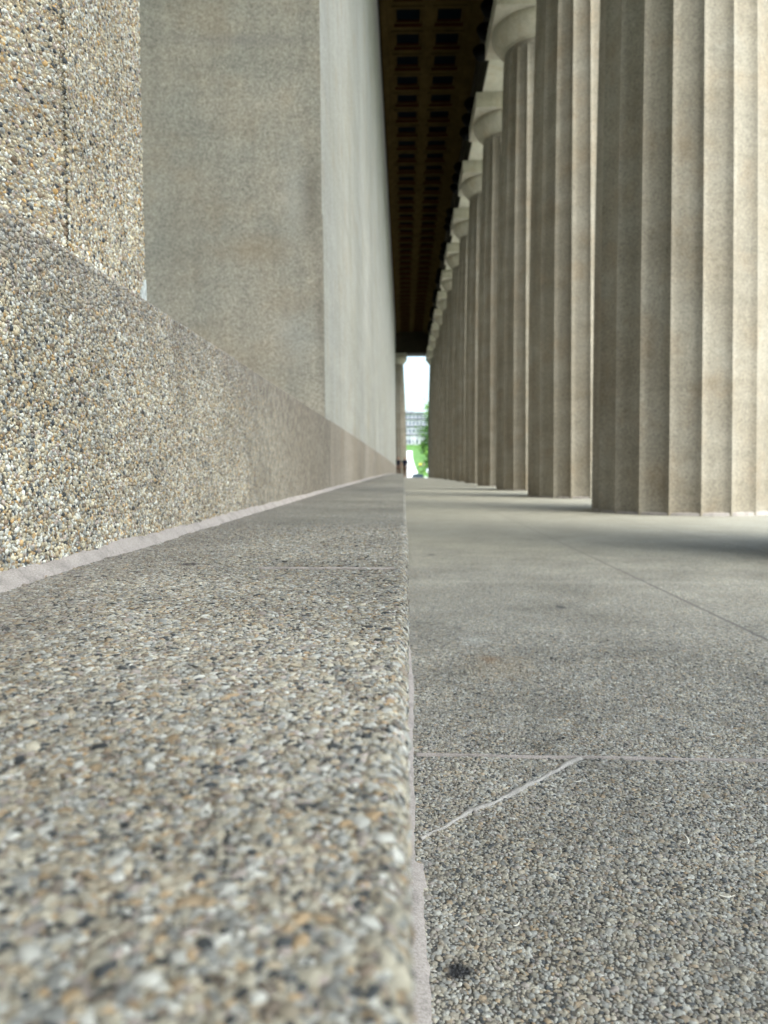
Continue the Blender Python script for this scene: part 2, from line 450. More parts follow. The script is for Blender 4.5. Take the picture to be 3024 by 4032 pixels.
YE = 2.3             # modelled stones reach this far on the ledge
def ledge_f(x, y, z): return (x + float(edge_x(y)) * min(1, max(0, (x + .5) / .4)), y, z + cv(y))
prof = [(-1.2, ZL), (XW, ZL), (-.31, ZL), (-.2, ZL)] + [(-RB + RB * math.sin(t), ZL - RB + RB * math.cos(t)) for t in np.linspace(0, math.pi / 2, 6)] + [(0, -.05)]
YFD = 1.45           # from here on they thin out over the shader version
ysn = list(np.linspace(-5, 0, 6)) + list(np.linspace(.1, YE, 45))
v1, q1 = strip_mesh(prof, ysn, ledge_f)
v1 = [(x, y, z - .0010 * min(1, max(0, (YE - y) / .5))) for x, y, z in v1]
ysf = list(np.linspace(YE, 61.5, 90))
v2, q2 = strip_mesh(prof, ysf, ledge_f)
o2 = len(v1)
bv = v1 + v2; bf = q1 + [tuple(i + o2 for i in q) for q in q2]
kp = len(prof) - 1
bmi = [0 if ysn[j // kp] < YFD else 2 for j in range(len(q1))] + [2] * len(q2)
sets = []
for (ya, yb, tm) in ((.13, .62, DOME_HI), (.62, YE, DOME_LO)):
    LS = .0031
    U, Y = hexgrid(-.55, RB * 1.6 + .03, ya, yb, LS * .93)
    half = .60 * Y + .06
    keep = (U > -half) & (rng.random(len(U)) > (Y - YFD) / (YE - YFD) * 1.02)
    U, Y = U[keep], Y[keep]
    x, z, nx, nz = ledge_prof(U)
    x = x + edge_x(Y) * np.clip((x + .5) / .4, 0, 1)
    P = np.stack([x, Y, z + cvv(Y) - .0008], 1); N = np.stack([nx, 0 * nx, nz], 1)
    T = np.tile([[0., 1., 0.]], (len(x), 1))
    sets.append(pebbles(P, N, T, tm, s=LS, hgt=.27, var=.36))
    kb = rng.random(len(P)) < .075        # scattered larger ones
    sets.append(pebbles(P[kb], N[kb], T[kb], tm, s=LS * 1.8, hgt=.24, var=.28))
# a few larger stones lying proud of the rest, as in the photograph's foreground
bigp = [(-.0800, .221, .0052, .30), (-.0440, .214, .0040, .32), (-.012, .252, .0030, .42), (-.012, .29, .0042, .5), (-.062, .246, .0042, .90),
        (-.066, .42, .006, .90), (-.041, .394, .0055, .90), (-.012, .455, .0050, .62), (-.015, .33, .005, .62), (-.045, .34, .0055, .9)]
pv = np.array([[b[0], b[1], ZL + cv(b[1]) - .0004] for b in bigp])
N = np.tile([[0., 0., 1.]], (len(bigp), 1)); T = np.tile([[0., 1., 0.]], (len(bigp), 1))
bs = pebbles(pv, N, T, DOME_HI, s=.0068, hgt=.45)
kk = len(DOME_HI[0]); bs[2][:] = np.repeat(np.array([[b[3], .98 if b[3] < .4 else (.6 if b[3] < .8 else .05), .5] for b in bigp]), kk, axis=0)
sets.append(bs)
step = combine('step', (bv, bf, bmi), sets, [M['ledge_cem'], M['ledge_peb'], M['ledge']])
tag(step, 'long pebbled concrete ledge running beside the wall from the foreground', 'step', kind='structure')

# ------------------------------------------------------------------ floor
YF0, YF1, YFF = .50, 2.3, 1.25
prof = [(-.05, 0), (.5, 0), (1.2, 0), (2.4, 0), (4.09, 0)]
ys1 = np.linspace(-5.0, YF0, 8); ys2 = np.linspace(YF0, YF1, 19); ys3 = np.linspace(YF1, 64.5, 90)
va, qa = strip_mesh([(x, z - .0011) for x, z in prof], ys1); vb, qb = strip_mesh(prof, ys2); vc, qc = strip_mesh(prof, ys3)
vb2 = [(x, y, z - .0011 * min(1, max(0, (YF1 - y) / .5))) for x, y, z in vb]
# right of the modelled stones the near zone keeps the shader version, so only x<1.2 uses the cement slot
mb = []
for j in range(len(ys2) - 1):
    for i in range(len(prof) - 1): mb.append(0 if i < 2 and ys2[j] < YFF else 2)
bv = va + vb2 + vc; bf = list(qa) + [tuple(i + len(va) for i in q) for q in qb] + [tuple(i + len(va) + len(vb) for i in q) for q in qc]
bmi = [2] * len(qa) + mb + [2] * len(qc)
U, Y = hexgrid(.0, 1.2, YF0, YF1, SIZE * .74)
keep = (U < .53 * Y + .05) & (rng.random(len(U)) > (Y - YFF) / (YF1 - YFF) * 1.02)
U, Y = U[keep], Y[keep]
P = np.stack([U, Y, cvv(Y) - .0008], 1); N = np.tile([[0., 0., 1.]], (len(U), 1)); T = np.tile([[0., 1., 0.]], (len(U), 1))
# wear: some stones are polished flat with the cement
fl = pebbles(P, N, T, DOME_LO, s=SIZE * .78, hgt=.30, var=.30)
floor = combine('floor', (bv, bf, bmi), [fl], [M['floor_cem'], M['floor_peb'], M['floor']])
tag(floor, 'grey pebbled walkway floor between wall ledge and columns', 'floor', kind='structure')

# mortar beads and the crack ---------------------------------------------------
def ribbon(name, pts, widths, hgt, parent, zbase):
    """a raised bead along x,y points"""
    vs, fs = [], []
    n = len(pts)
    for i, (x, y) in enumerate(pts):
        a = Vector(pts[max(0, i - 1)]); b = Vector(pts[min(n - 1, i + 1)]); d = (b - a).normalized(); nr = Vector((-d.y, d.x))
        w_ = widths[i]
        for t, h in ((-1, -.002), (-.85, .6 * hgt), (0, hgt), (.85, .6 * hgt), (1, -.002)):
            vs.append((x + nr.x * w_ * t, y + nr.y * w_ * t, zbase + cv(y) + h))
    for i in range(n - 1):
        for k in range(4):
            a = i * 5 + k; fs.append((a, a + 1, a + 6, a + 5))
    return pyobj(name, vs, fs, M['mortar'], parent, True)

def wob(y, s, a): return a * (math.sin(y * 31 + s) * .4 + math.sin(y * 83 + s * 2) * .3 + math.sin(y * 173 + s * 3) * .2 + math.sin(y * 11 + s) * .4)
# bead between plinth and ledge
def rag(ys, steps, seed):
    r_ = np.random.default_rng(seed); out = np.zeros(len(ys)); ys = np.asarray(ys)
    for st, am in steps:
        k_ = np.arange(ys.min() - st, ys.max() + 2 * st, st); out += am * np.interp(ys, k_, r_.normal(size=len(k_)))
    return out
vs, fs = [], []
ys = list(np.linspace(.6, 3.0, 1400)) + list(np.linspace(3.01, 58, 300))
RU = rag(ys, ((.10, .0016), (.03, .0012), (.008, .0009)), 3); RL = rag(ys, ((.12, .0028), (.035, .0022), (.010, .0009)), 5)
for q_, y in enumerate(ys):
    up = .0195 + RU[q_]; lo = .0190 + RL[q_] #.0195 + wob(y, 1, .0040) + .0022 * math.sin(y * 240) * math.sin(y * 57) + random.uniform(-.0012, .0012); lo = .0185 + wob(y, 4, .0055) + .002 * math.sin(y * 140 + 2 * math.sin(y * 31)) + (.004 if math.sin(y * 17) > .3 else 0)
    for x, z in ((XW - .002, ZL + up), (XW + .0048, ZL + up - .001), (XW + lo * .55, ZL + .0120), (XW + lo + .001, ZL + .0035), (XW + lo + .0015, ZL - .003)):
        vs.append((x, y, z + cv(y)))
for i in range(len(ys) - 1):
    for k in range(4):
        a = i * 5 + k; fs.append((a, a + 1, a + 6, a + 5))
pyobj('mortar_bead', vs, fs, M['mortar'], step, True)
# bead between ledge face and floor
vs, fs = [], []
ys = list(np.linspace(.45, 2.6, 900)) + list(np.linspace(2.61, 61, 200))
RR = rag(ys, ((.09, .0009), (.02, .0007), (.006, .0004)), 9)
for q_, y in enumerate(ys):
    rt = RR[q_] + (.0245 if y < .845 else .0185) + wob(y, 2, .0014) + (.004 if .80 < y < .845 else 0) + .003 * math.sin(y * 5)
    ex = float(edge_x(y)) * 0
    for x, z in ((-.012, .012), (.006, .010), (rt * .6, .0075), (rt - .001, .004), (rt + .0005, -.003)):
        vs.append((x, y, z + cv(y)))
for i in range(len(ys) - 1):
    for k in range(4):
        a = i * 5 + k; fs.append((a, a + 1, a + 6, a + 5))
pyobj('mortar_bead', vs, fs, M['mortar'], floor, True)
# sealed joint across the floor and the sealed crack that meets it
xs = np.linspace(.022, .99, 60)
ribbon('sealed_joint', [(x, 1.187 - .018 * x + .0012 * math.sin(x * 23)) for x in xs], [.0040 + .0014 * math.sin(x * 37) for x in xs], .0032, floor, 0)
cp = []
jx = rag(np.linspace(0, 1, 90), ((.12, .0045), (.045, .0028), (.018, .0012)), 21); wx = rag(np.linspace(0, 1, 90), ((.10, .0010), (.03, .0007)), 22)
for i in range(90):
    t = i / 89
    cp.append((.022 + .265 * t, .911 + .270 * t + jx[i] * min(1, 6 * t, 6 * (1 - t))))
ribbon('sealed_crack', cp, [max(.0014, .0038 + wx[i] * 1.2) for i in range(90)], .0026, floor, 0).data.materials[0] = M['grout']
xs = np.linspace(-.23, -.012, 30)
ribbon('sealed_joint', [(x, 1.165 + .010 * x + .001 * math.sin(x * 60)) for x in xs], [.0028 - .0018 * (1 - (x + .23) / .218) for x in xs], .0028, step, ZL)

# ------------------------------------------------------------------ parapet in front of the porch
prof = [(XW - .32, ZP), (XW - .010, ZP), (XW - .003, ZP - .003), (XW, ZP - .010), (XW, ZL - .05)]
YP, YPF = 2.9, 1.8
vn, qn = strip_mesh(prof, list(np.linspace(.5, YP, 12)), lambda x, y, z: (x - .001 * min(1, max(0, (YP - y) / .5)), y, z + cv(y)))
vm, qm = strip_mesh([(x, z) for x, z in prof], list(np.linspace(YP, 5.50, 8)))
vk, qk = strip_mesh([(x, z) for x, z in prof], list(np.linspace(-3.0, .5, 5)))
bv = vn + vm + vk; bf = qn + [tuple(i + len(vn) for i in q) for q in qm] + [tuple(i + len(vn) + len(vm) for i in q) for q in qk]
ynl = np.linspace(.5, YP, 12); kp = len(prof) - 1
bmi = [0 if ynl[j // kp] < YPF else 2 for j in range(len(qn))] + [2] * (len(qm) + len(qk))
Yg, Zg = hexgrid(.86, YP, ZL + .005, ZP, SIZE * .93)
P = np.stack([np.full(len(Yg), XW - .0008), Yg, Zg + cvv(Yg)], 1)
kp_ = rng.random(len(Yg)) > (Yg - YPF) / (YP - YPF) * 1.02; Yg, Zg, P = Yg[kp_], Zg[kp_], P[kp_]
top = Zg > ZP - .006
N = np.tile([[1., 0., 0.]], (len(Yg), 1)); N[top] = (.8, 0, .6)
P[top, 0] -= .004
T = np.tile([[0., 1., 0.]], (len(Yg), 1))
para = combine('parapet_wall', (bv, bf, bmi), [pebbles(P, N, T, DOME_LO, hgt=.52)], [M['plinth_cem'], M['plinth_peb'], M['plinth']])
tag(para, 'low coarse pebbled base wall at left rising from the ledge', 'parapet wall')

# ------------------------------------------------------------------ pier standing on it
XB = -.572
z0, z1 = ZP - .01, 11.6
z2 = 1.75            # modelled stones up to here
yB0, yB1 = 1.275, YR0
ax, ay = math.sin(R(27)), math.cos(R(27))    # chamfer runs to the left and towards the viewer
LA = .62
A0 = (XB - .006, yB0 - .003)
A1 = (A0[0] - LA * ax, A0[1] - LA * ay)
plan = [A1, A0, (XB - .006, yB0 + .002), (XB, yB0 + .004), (XB, yB1 - .004), (XB - .004, yB1), (XB - .9, yB1), (XB - 1.1, yB1 - .3), (A1[0] - .4, A1[1] + .1)]
bv, bf, bmi = [], [], []
zs = [z0, z2, z1]
for j, z in enumerate(zs):
    for (x, y) in plan: bv.append((x - .008 * (z - z0) / 1.0 * .6, y, z))
n = len(plan)
for j in range(2):
    for i in range(n):
        a, b = j * n + i, j * n + (i + 1) % n
        bf.append((a, b, b + n, a + n)); bmi.append(0 if (j == 0 and i < 5) else 2)
sets = []
for (p0, p1, nrm) in ((A0, A1, (math.cos(R(27)), -math.sin(R(27)), 0)), ((XB, yB0 + .002), (XB, yB1 - .003), (1, 0, 0))):
    d = Vector(p1) - Vector(p0); L = d.length; d = d / L
    U, Z = hexgrid(-.006, L - .001, z0 + .002, z2, SIZE * .93)
    P = np.stack([p0[0] + d.x * U - .0048 * (Z - z0), p0[1] + d.y * U, Z], 1) - .0006 * np.array([nrm])
    N = np.tile([list(map(float, nrm))], (len(U), 1)); T = np.tile([[0., 0., 1.]], (len(U), 1))
    sets.append(pebbles(P, N, T, DOME_LO, hgt=.5))
pier = combine('wall_pier', (bv, bf, bmi), sets, [M['pier_cem'], M['pier_peb'], M['pier']])
tag(pier, 'cream coarse pebbled pier with chamfered corner at far left edge', 'pier')
bm = bmesh.new()
pp = [(-.030, .004), (-.012, .0), (.0, .003), (.001, .020), (.0, .040), (-.002, .052), (-.010, .049), (-.017, .034), (-.026, .028), (-.032, .016)]
fr = [bm.verts.new((.0040, y, z)) for y, z in pp]; bk = [bm.verts.new((-.002, y, z)) for y, z in pp]
bm.faces.new(fr)
for i in range(len(pp)): bm.faces.new((fr[i], bk[i], bk[(i + 1) % len(pp)], fr[(i + 1) % len(pp)]))
o = obj('cement_patch', bm, plain('pale_cement_patch', (.50, .53, .53), .9, .2, noise=80), pier)
o.location = (XB - .0002, yB1 - .006, ZP + .015)

# ------------------------------------------------------------------ cella wall
cella = empty('cella_wall', (0, 0, 0))
tag(cella, 'tall smooth pale concrete wall receding beside the ledge with tan base', 'wall')
SEG = 60
YW1 = 58.3
bm = bmesh.new(); bbox(bm, -1.4, XW, 5.505, YW1 + .03, ZL - .05, ZP, SEG, True)
obj('wall_base', bm, M['wall_plinth'], cella)
XF = -.572
def wallbox(name, x1b, x1t, y0, y1, zb, zt, mat, seg):
    bm = bmesh.new(); rings = []
    for i in range(seg + 1):
        y = y0 + (y1 - y0) * i / seg
        c = cv(y)
        rings.append([bm.verts.new(p) for p in ((-1.6, y, zb + c), (x1b, y, zb + c), (x1t, y, zt + c), (-1.6, y, zt + c))])
    for a, b in zip(rings, rings[1:]):
        for k in range(4): bm.faces.new((a[k], a[(k + 1) % 4], b[(k + 1) % 4], b[k]))
    bm.faces.new(rings[0][::-1]); bm.faces.new(rings[-1])
    return obj(name, bm, mat, cella)
ZO = CAMH + 1.83
wallbox('lower_wall', XF, XF - .012, YR1, YW1, ZP, ZO, M['wall'], SEG)
wallbox('upper_wall', XF - .020, XF - .085, YR1 + .004, YW1, ZO, 12.3, M['wall'], SEG)
# end face of the wall: darker speckled concrete facing the viewer
bm = bmesh.new()
zt = ZO
def face_panel(bm, zb, zt, xb, xt, y):
    v = [bm.verts.new(p) for p in ((-21, y, zb), (xb, y, zb), (xt, y, zt), (-21, y, zt), (-21, y + .4, zb), (xb, y + .0035, zb), (xt, y + .0035, zt), (-21, y + .4, zt))]
    for f in ((0, 1, 2, 3), (1, 5, 6, 2), (3, 2, 6, 7), (4, 7, 6, 5), (0, 4, 5, 1), (0, 3, 7, 4)): bm.faces.new([v[i] for i in f])
face_panel(bm, ZL, ZO - .001, XF - .001, XF - .013, YR1 - .012)
zz = ZO
for zz2 in (2.85, 4.35, 5.9, 7.4, 9.0, 12.3):
    f0 = (zz - ZO) / (12.3 - ZO); f1 = (zz2 - ZO) / (12.3 - ZO)
    face_panel(bm, zz + .0006, zz2 - .0006, XF - .021 - .065 * f0, XF - .021 - .065 * f1, YR1 - .010)
    zz = zz2
obj('end_face', bm, M['anta'], cella)

# porch floor and porch inside (behind the parapet)
bm = bmesh.new(); bbox(bm, -21, -1.2, -4.9, YR1, ZL - .2, ZL - .004)
o = obj('porch_floor', bm, M['floor']); tag(o, kind='structure')

# ------------------------------------------------------------------ columns
XC = 3.07; SP = 4.29; Y0 = 8.25
HS = 9.57; HT = 10.43
def rad(h):
    t = h / HS
    return .953 - .212 * t + .046 * math.sin(math.pi * t)
def shaft_mesh():
    bm = bmesh.new(); K = 8; NF = 20; n = NF * K
    levels = [0, .02] + list(np.linspace(.6, HS - .25, 16)) + [HS - .12, HS - .09, HS]
    rings = []
    for h in levels:
        r = rad(h); ring = []
        fl = 1.0 if h < HS - .1 else 0.0
        for i in range(n):
            k = i % K; t = k / K * 2 - 1
            th = 2 * math.pi * i / n + R(9.5)
            dep = r * .052 * math.sqrt(max(0, 1 - t * t)) if fl else r * .02
            if k == 0 and fl: dep = .004
            ring.append(bm.verts.new(((r - dep) * math.cos(th), (r - dep) * math.sin(th), h)))
        rings.append(ring)
    for a, b in zip(rings, rings[1:]):
        for i in range(n): bm.faces.new((a[i], a[(i + 1) % n], b[(i + 1) % n], b[i]))
    bm.faces.new(rings[0][::-1]); bm.faces.new(rings[-1])
    me = bpy.data.meshes.new('shaft'); bm.to_mesh(me); bm.free(); me.materials.append(M['column'])
    me.polygons.foreach_set('use_smooth', [True] * len(me.polygons))
    me.set_sharp_from_angle(angle=R(28))
    return me
def mesh_of(name, bm, mat, smooth=False):
    me = bpy.data.meshes.new(name); bm.to_mesh(me); bm.free(); me.materials.append(mat)
    if smooth:
        me.polygons.foreach_set('use_smooth', [True] * len(me.polygons)); me.set_sharp_from_angle(angle=R(35))
    return me
SHAFT = shaft_mesh()
bm = bmesh.new(); lathe(bm, [(.735, HS), (.750, HS + .01), (.750, HS + .03), (.765, HS + .035), (.765, HS + .055), (.785, HS + .06), (.83, HS + .11), (.92, HS + .23), (.985, HS + .34), (1.0, HS + .42), (.985, HS + .475)], 64)
ECH = mesh_of('echinus', bm, M['capital'], True)
bm = bmesh.new(); bbox(bm, -1.03, 1.03, -1.03, 1.03, HS + .476, HT)
ABA = mesh_of('abacus', bm, M['capital'])
bm = bmesh.new(); lathe(bm, [(.938, -.01), (.938, .028), (.90, .034)], 80)
RING = mesh_of('base_joint', bm, M['mortar'], True)
ORD = ['nearest', 'second', 'third', 'fourth', 'fifth', 'sixth', 'seventh', 'eighth', 'ninth', 'tenth', 'eleventh', 'twelfth', 'thirteenth']
def column(x, y, label, group='fluted columns of the right-hand row', lean=.013):
    r = empty('fluted_column', (x, y, cv(y)))
    r.rotation_euler = (0, -lean, 0)
    tag(r, label, 'column', group)
    for me in (SHAFT, ECH, ABA, RING):
        o = bpy.data.objects.new(me.name, me); C.objects.link(o); o.parent = r
    return r
column(XC, Y0 - SP, 'fluted column just off the right edge, its foot shading the floor')
for k in range(13):
    y = Y0 + SP * k
    if k == 0: lb = 'wide fluted concrete column filling the right edge of the picture'
    elif k == 1: lb = 'fluted column standing just behind the wide one at right'
    elif k == 2: lb = 'third fluted column back at right, nearest one showing its capital'
    else: lb = ORD[k] + ' fluted column back in the right-hand row, counting the widest first'
    column(XC, y, lb)
YEND = Y0 + SP * 12 + 3.68
column(XC, YEND, 'last corner column of the right-hand row, edging the bright opening')
for yy in (Y0 - 2 * SP, Y0 - 2 * SP - 3.68):
    column(XC, yy, 'fluted column of the right-hand row standing behind the viewpoint')
YBACK = Y0 - 2 * SP - 3.68
column(XC - 3.68, YEND, 'brown shaded column across the far end, left of the bright opening', 'fluted columns across the far end')
for i in (1, 2): column(XC - 3.68 - SP * i, YEND, 'fluted column of the far end row hidden behind the long wall', 'fluted columns across the far end')
for i in range(4): column(XC - 3.68 - SP * i, YBACK, 'fluted column of the near end row behind the viewpoint', 'fluted columns across the near end')

# ------------------------------------------------------------------ entablature, ceiling, roof
ent = empty('entablature', (0, 0, 0)); tag(ent, 'pale stone beam resting on the column capitals at upper right', 'entablature')
YA, YB = YBACK - .95, YEND + .95
bm = bmesh.new(); bbox(bm, XC - .985, XC + .88, YA, YB, HT, HT + .03, 70, True)
obj('soffit', bm, M['soffit'], ent)
bm = bmesh.new()
bbox(bm, XC - 1.0, XC - .841, YA, YB, HT + .031, HT + .9, 70, True); bbox(bm, XC - 1.05, XC - .841, YA + 1.5, YB - 1.83, HT + .9, HT + 1.02, 70, True)
bbox(bm, XC - 1.01, XC - .841, YA + 1.5, YB - 1.83, HT + 1.02, HT + 1.75, 70, True)
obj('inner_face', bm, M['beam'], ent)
bm = bmesh.new(); bbox(bm, XC - .83, XC + .9, YA, YB, HT + .031, HT + 2.8, 70, True); bbox(bm, XC + .9, XC + 1.7, YA - .8, YB + .8, HT + 2.7, HT + 3.3, 4, False)
obj('frieze', bm, M['soffit'], ent)
bm = bmesh.new(); bbox(bm, -21, XC - 1.003, YEND - .85, YEND + .88, HT + cv(YEND), HT + 2.8)
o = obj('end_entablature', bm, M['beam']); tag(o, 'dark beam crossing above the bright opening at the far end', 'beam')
bm = bmesh.new(); bbox(bm, -21, XC - 1.003, YBACK - .85, YBACK + .88, HT + cv(YBACK), HT + 2.8)
o = obj('end_entablature', bm, M['beam']); tag(o, 'beam across the near end behind the viewpoint', 'beam')

HC = CAMH + 11.7       # coffer frame level
CS = SP / 4
ceil = empty('coffered_ceiling', (0, 0, 0)); tag(ceil, 'dark brown coffered ceiling over the walkway with two rows of panels', 'ceiling')
def ring_frame(bm, o, i, z0, z1, mi, zt=None):
    """square ring between half sizes o and i, flat underside at z0, inner wall rising to z1"""
    O = [bm.verts.new((x * o, y * o, z0)) for x, y in ((-1, -1), (1, -1), (1, 1), (-1, 1))]
    I = [bm.verts.new((x * i, y * i, z0)) for x, y in ((-1, -1), (1, -1), (1, 1), (-1, 1))]
    J = [bm.verts.new((x * i, y * i, z1)) for x, y in ((-1, -1), (1, -1), (1, 1), (-1, 1))]
    for k in range(4):
        bm.faces.new((O[k], O[(k + 1) % 4], I[(k + 1) % 4], I[k])).material_index = mi
        bm.faces.new((I[k], I[(k + 1) % 4], J[(k + 1) % 4], J[k])).material_index = mi + 1 if mi == 0 else mi
bm = bmesh.new()
ring_frame(bm, CS / 2, .375, 0, .085, 0); ring_frame(bm, .375, .305, .085, .15, 0)
f = bm.faces.new([bm.verts.new((x * .305, y * .305, .15)) for x, y in ((-1, -1), (1, -1), (1, 1), (-1, 1))]); f.material_index = 2
bbox(bm, -CS / 2, -CS / 2 + .05, -CS / 2, CS / 2, -.04, -.001, mi=0); bbox(bm, CS / 2 - .05, CS / 2, -CS / 2, CS / 2, -.04, -.001, mi=0)
bbox(bm, -.43, .43, -CS / 2, -CS / 2 + .05, -.04, -.001, mi=0)
COF = bpy.data.meshes.new('coffer'); bm.to_mesh(COF); bm.free()
for k in ('cof_frame', 'cof_red', 'cof_blue'): COF.materials.append(M[k])
yc = 16.6
while yc < YEND - 1.6:
    for xc in (.106, .106 + CS):
        o = bpy.data.objects.new('coffer', COF); C.objects.link(o); o.parent = ceil; o.location = (xc, yc, HC + cv(yc))
    yc += CS
bm = bmesh.new()
bbox(bm, -21, XC + 1.0, YA, YB, HC + .6, HC + .7)
bbox(bm, -.60, .106 - CS / 2 - .002, YR1, YW1 + 5, HC - .12, HC + .05, 60, True)
bbox(bm, .106 + CS * 1.5 + .002, XC - .75, YA, YB - 1.8, HC - .12, HC + .05, 60, True)
bbox(bm, -.62, XC - .8, YA, 16.6 - CS / 2, HC - .10, HC + .05, 20, True)
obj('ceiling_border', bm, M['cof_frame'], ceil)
bm = bmesh.new()
pts = [(-23.5, HC + .9), (XC + 1.8, HC + .9), (-9.9, HC + 4.8)]
vs = []
for y in (YA - .8, YB + .8): vs += [bm.verts.new((x, y, z)) for x, z in pts]
bm.faces.new(vs[:3]); bm.faces.new(vs[3:][::-1])
for k in range(3): bm.faces.new((vs[k], vs[(k + 1) % 3], vs[(k + 1) % 3 + 3], vs[k + 3]))
o = obj('roof', bm, M['soffit']); tag(o, 'gabled stone roof over the whole temple', 'roof')
# cella block behind the long wall, so that no daylight leaks in
bm = bmesh.new(); bbox(bm, -20.6, -1.61, YR1 + .41, YW1 - .02, ZL - .2, HC + .5)
o = obj('temple_core', bm, M['wall']); tag(o, 'solid main body of the temple behind the long wall', 'building')

# spotlights: threes along the inner beam
def spotlight(y, z, label):
    r = empty('spotlight', (XC - 1.0, y, z)); tag(r, label, 'spotlight', 'black spotlights clamped to the inner beam in threes')
    bm = bmesh.new(); bbox(bm, -.03, 0, -.05, .05, -.02, .16); tube(bm, (-.03, 0, .05), (-.17, 0, .03), .02, .02)
    obj('bracket', bm, M['black'], r)
    bm = bmesh.new(); lathe(bm, [(.04, -.16), (.11, -.14), (.15, -.06), (.165, .06), (.165, .13), (.14, .14)], 20)
    h = obj('housing', bm, M['black'], r, True); h.location = (-.20, 0, .0); h.rotation_euler = (R(70), 0, R(-20))
    bm = bmesh.new(); lathe(bm, [(.135, .141), (.135, .15)], 20)
    l = obj('glass', bm, M['lens'], h)
wh = ['near', 'middle', 'far']
gr = ['first', 'second', 'third', 'fourth', 'fifth', 'sixth', 'seventh', 'eighth', 'ninth']
for g in range(9):
    for j in range(3):
        y = 17.25 + SP * g + .87 * (j - .5) * 1.0
        if y > 58: continue
        spotlight(y, HT + .13 + cv(y), f'black spotlight on the dark beam, {wh[j]} one of the {gr[g]} trio back')

# ------------------------------------------------------------------ outside
GZ = CAMH - 1.8
def gh(y):
    if y <= 100: return GZ
    if y <= 300: return GZ + .064 * (y - 100)
    return GZ + 12.8 + .015 * (y - 300)
vs, fs = [], []
ysg = [-900, -300, -60, 0, 64, 90, 100] + [100 + 10 * i for i in range(1, 21)] + [400, 700, 1500]
xsg = [-900, -300, -100, -30, -10, 0, 10, 30, 100, 300, 900]
for y in ysg:
    for x in xsg: vs.append((x, y, gh(y)))
k = len(xsg)
for j in range(len(ysg) - 1):
    for i in range(k - 1): a = j * k + i; fs.append((a, a + 1, a + 1 + k, a + k))
o = pyobj('lawn', vs, fs, M['lawn'], None, True); tag(o, 'bright green lawn rising beyond the far end', 'lawn', kind='structure')
vs, fs = [], []
yy = [100 + 10 * i for i in range(0, 14)]
for y in yy:
    vs += [(-1.6, y, gh(y) + .05), (2.75 - .5 * math.sin((y - 100) / 40), y, gh(y) + .05)]
for j in range(len(yy) - 1): fs.append((2 * j, 2 * j + 1, 2 * j + 3, 2 * j + 2))
o = pyobj('path', vs, fs, M['path']); tag(o, 'white path climbing the lawn beyond the opening', 'path', kind='structure')
vs, fs = [], []
for x in (-60, -8, 3.0, 5, 60):
    y0_, y1_ = 70, {-60: 99, -8: 118, 3.0: 118, 5: 110, 60: 99}[x]
    vs += [(x, y0_, gh(y0_) + .03), (x, 100, gh(100) + .03), (x, max(100.01, y1_), gh(y1_) + .035)]
for i in range(4):
    a = 3 * i; fs += [(a, a + 3, a + 4, a + 1), (a + 1, a + 4, a + 5, a + 2)]
o = pyobj('forecourt', vs, fs, M['path']); tag(o, 'pale paved forecourt at the end of the temple', 'forecourt', kind='structure')
bm = bmesh.new()
bbox(bm, 4.10, 30, -60, 66, GZ + .02, GZ + .04)
o = obj('outer_pavement', bm, M['path']); tag(o, 'pale paving around the temple', 'pavement', kind='structure')
bm = bmesh.new()
for i in range(3):
    e = .75 * i; bbox(bm, -24 - e, 4.09 + e, -5.0 - e, 64.5 + e, (-.52 * (i + 1) - (.25 if i == 2 else 0)), -.52 * i - (.12 if i == 0 else .0), 1, False)
o = obj('platform_steps', bm, M['floor']); tag(o, 'stepped stone platform under the columns', 'steps', kind='structure')

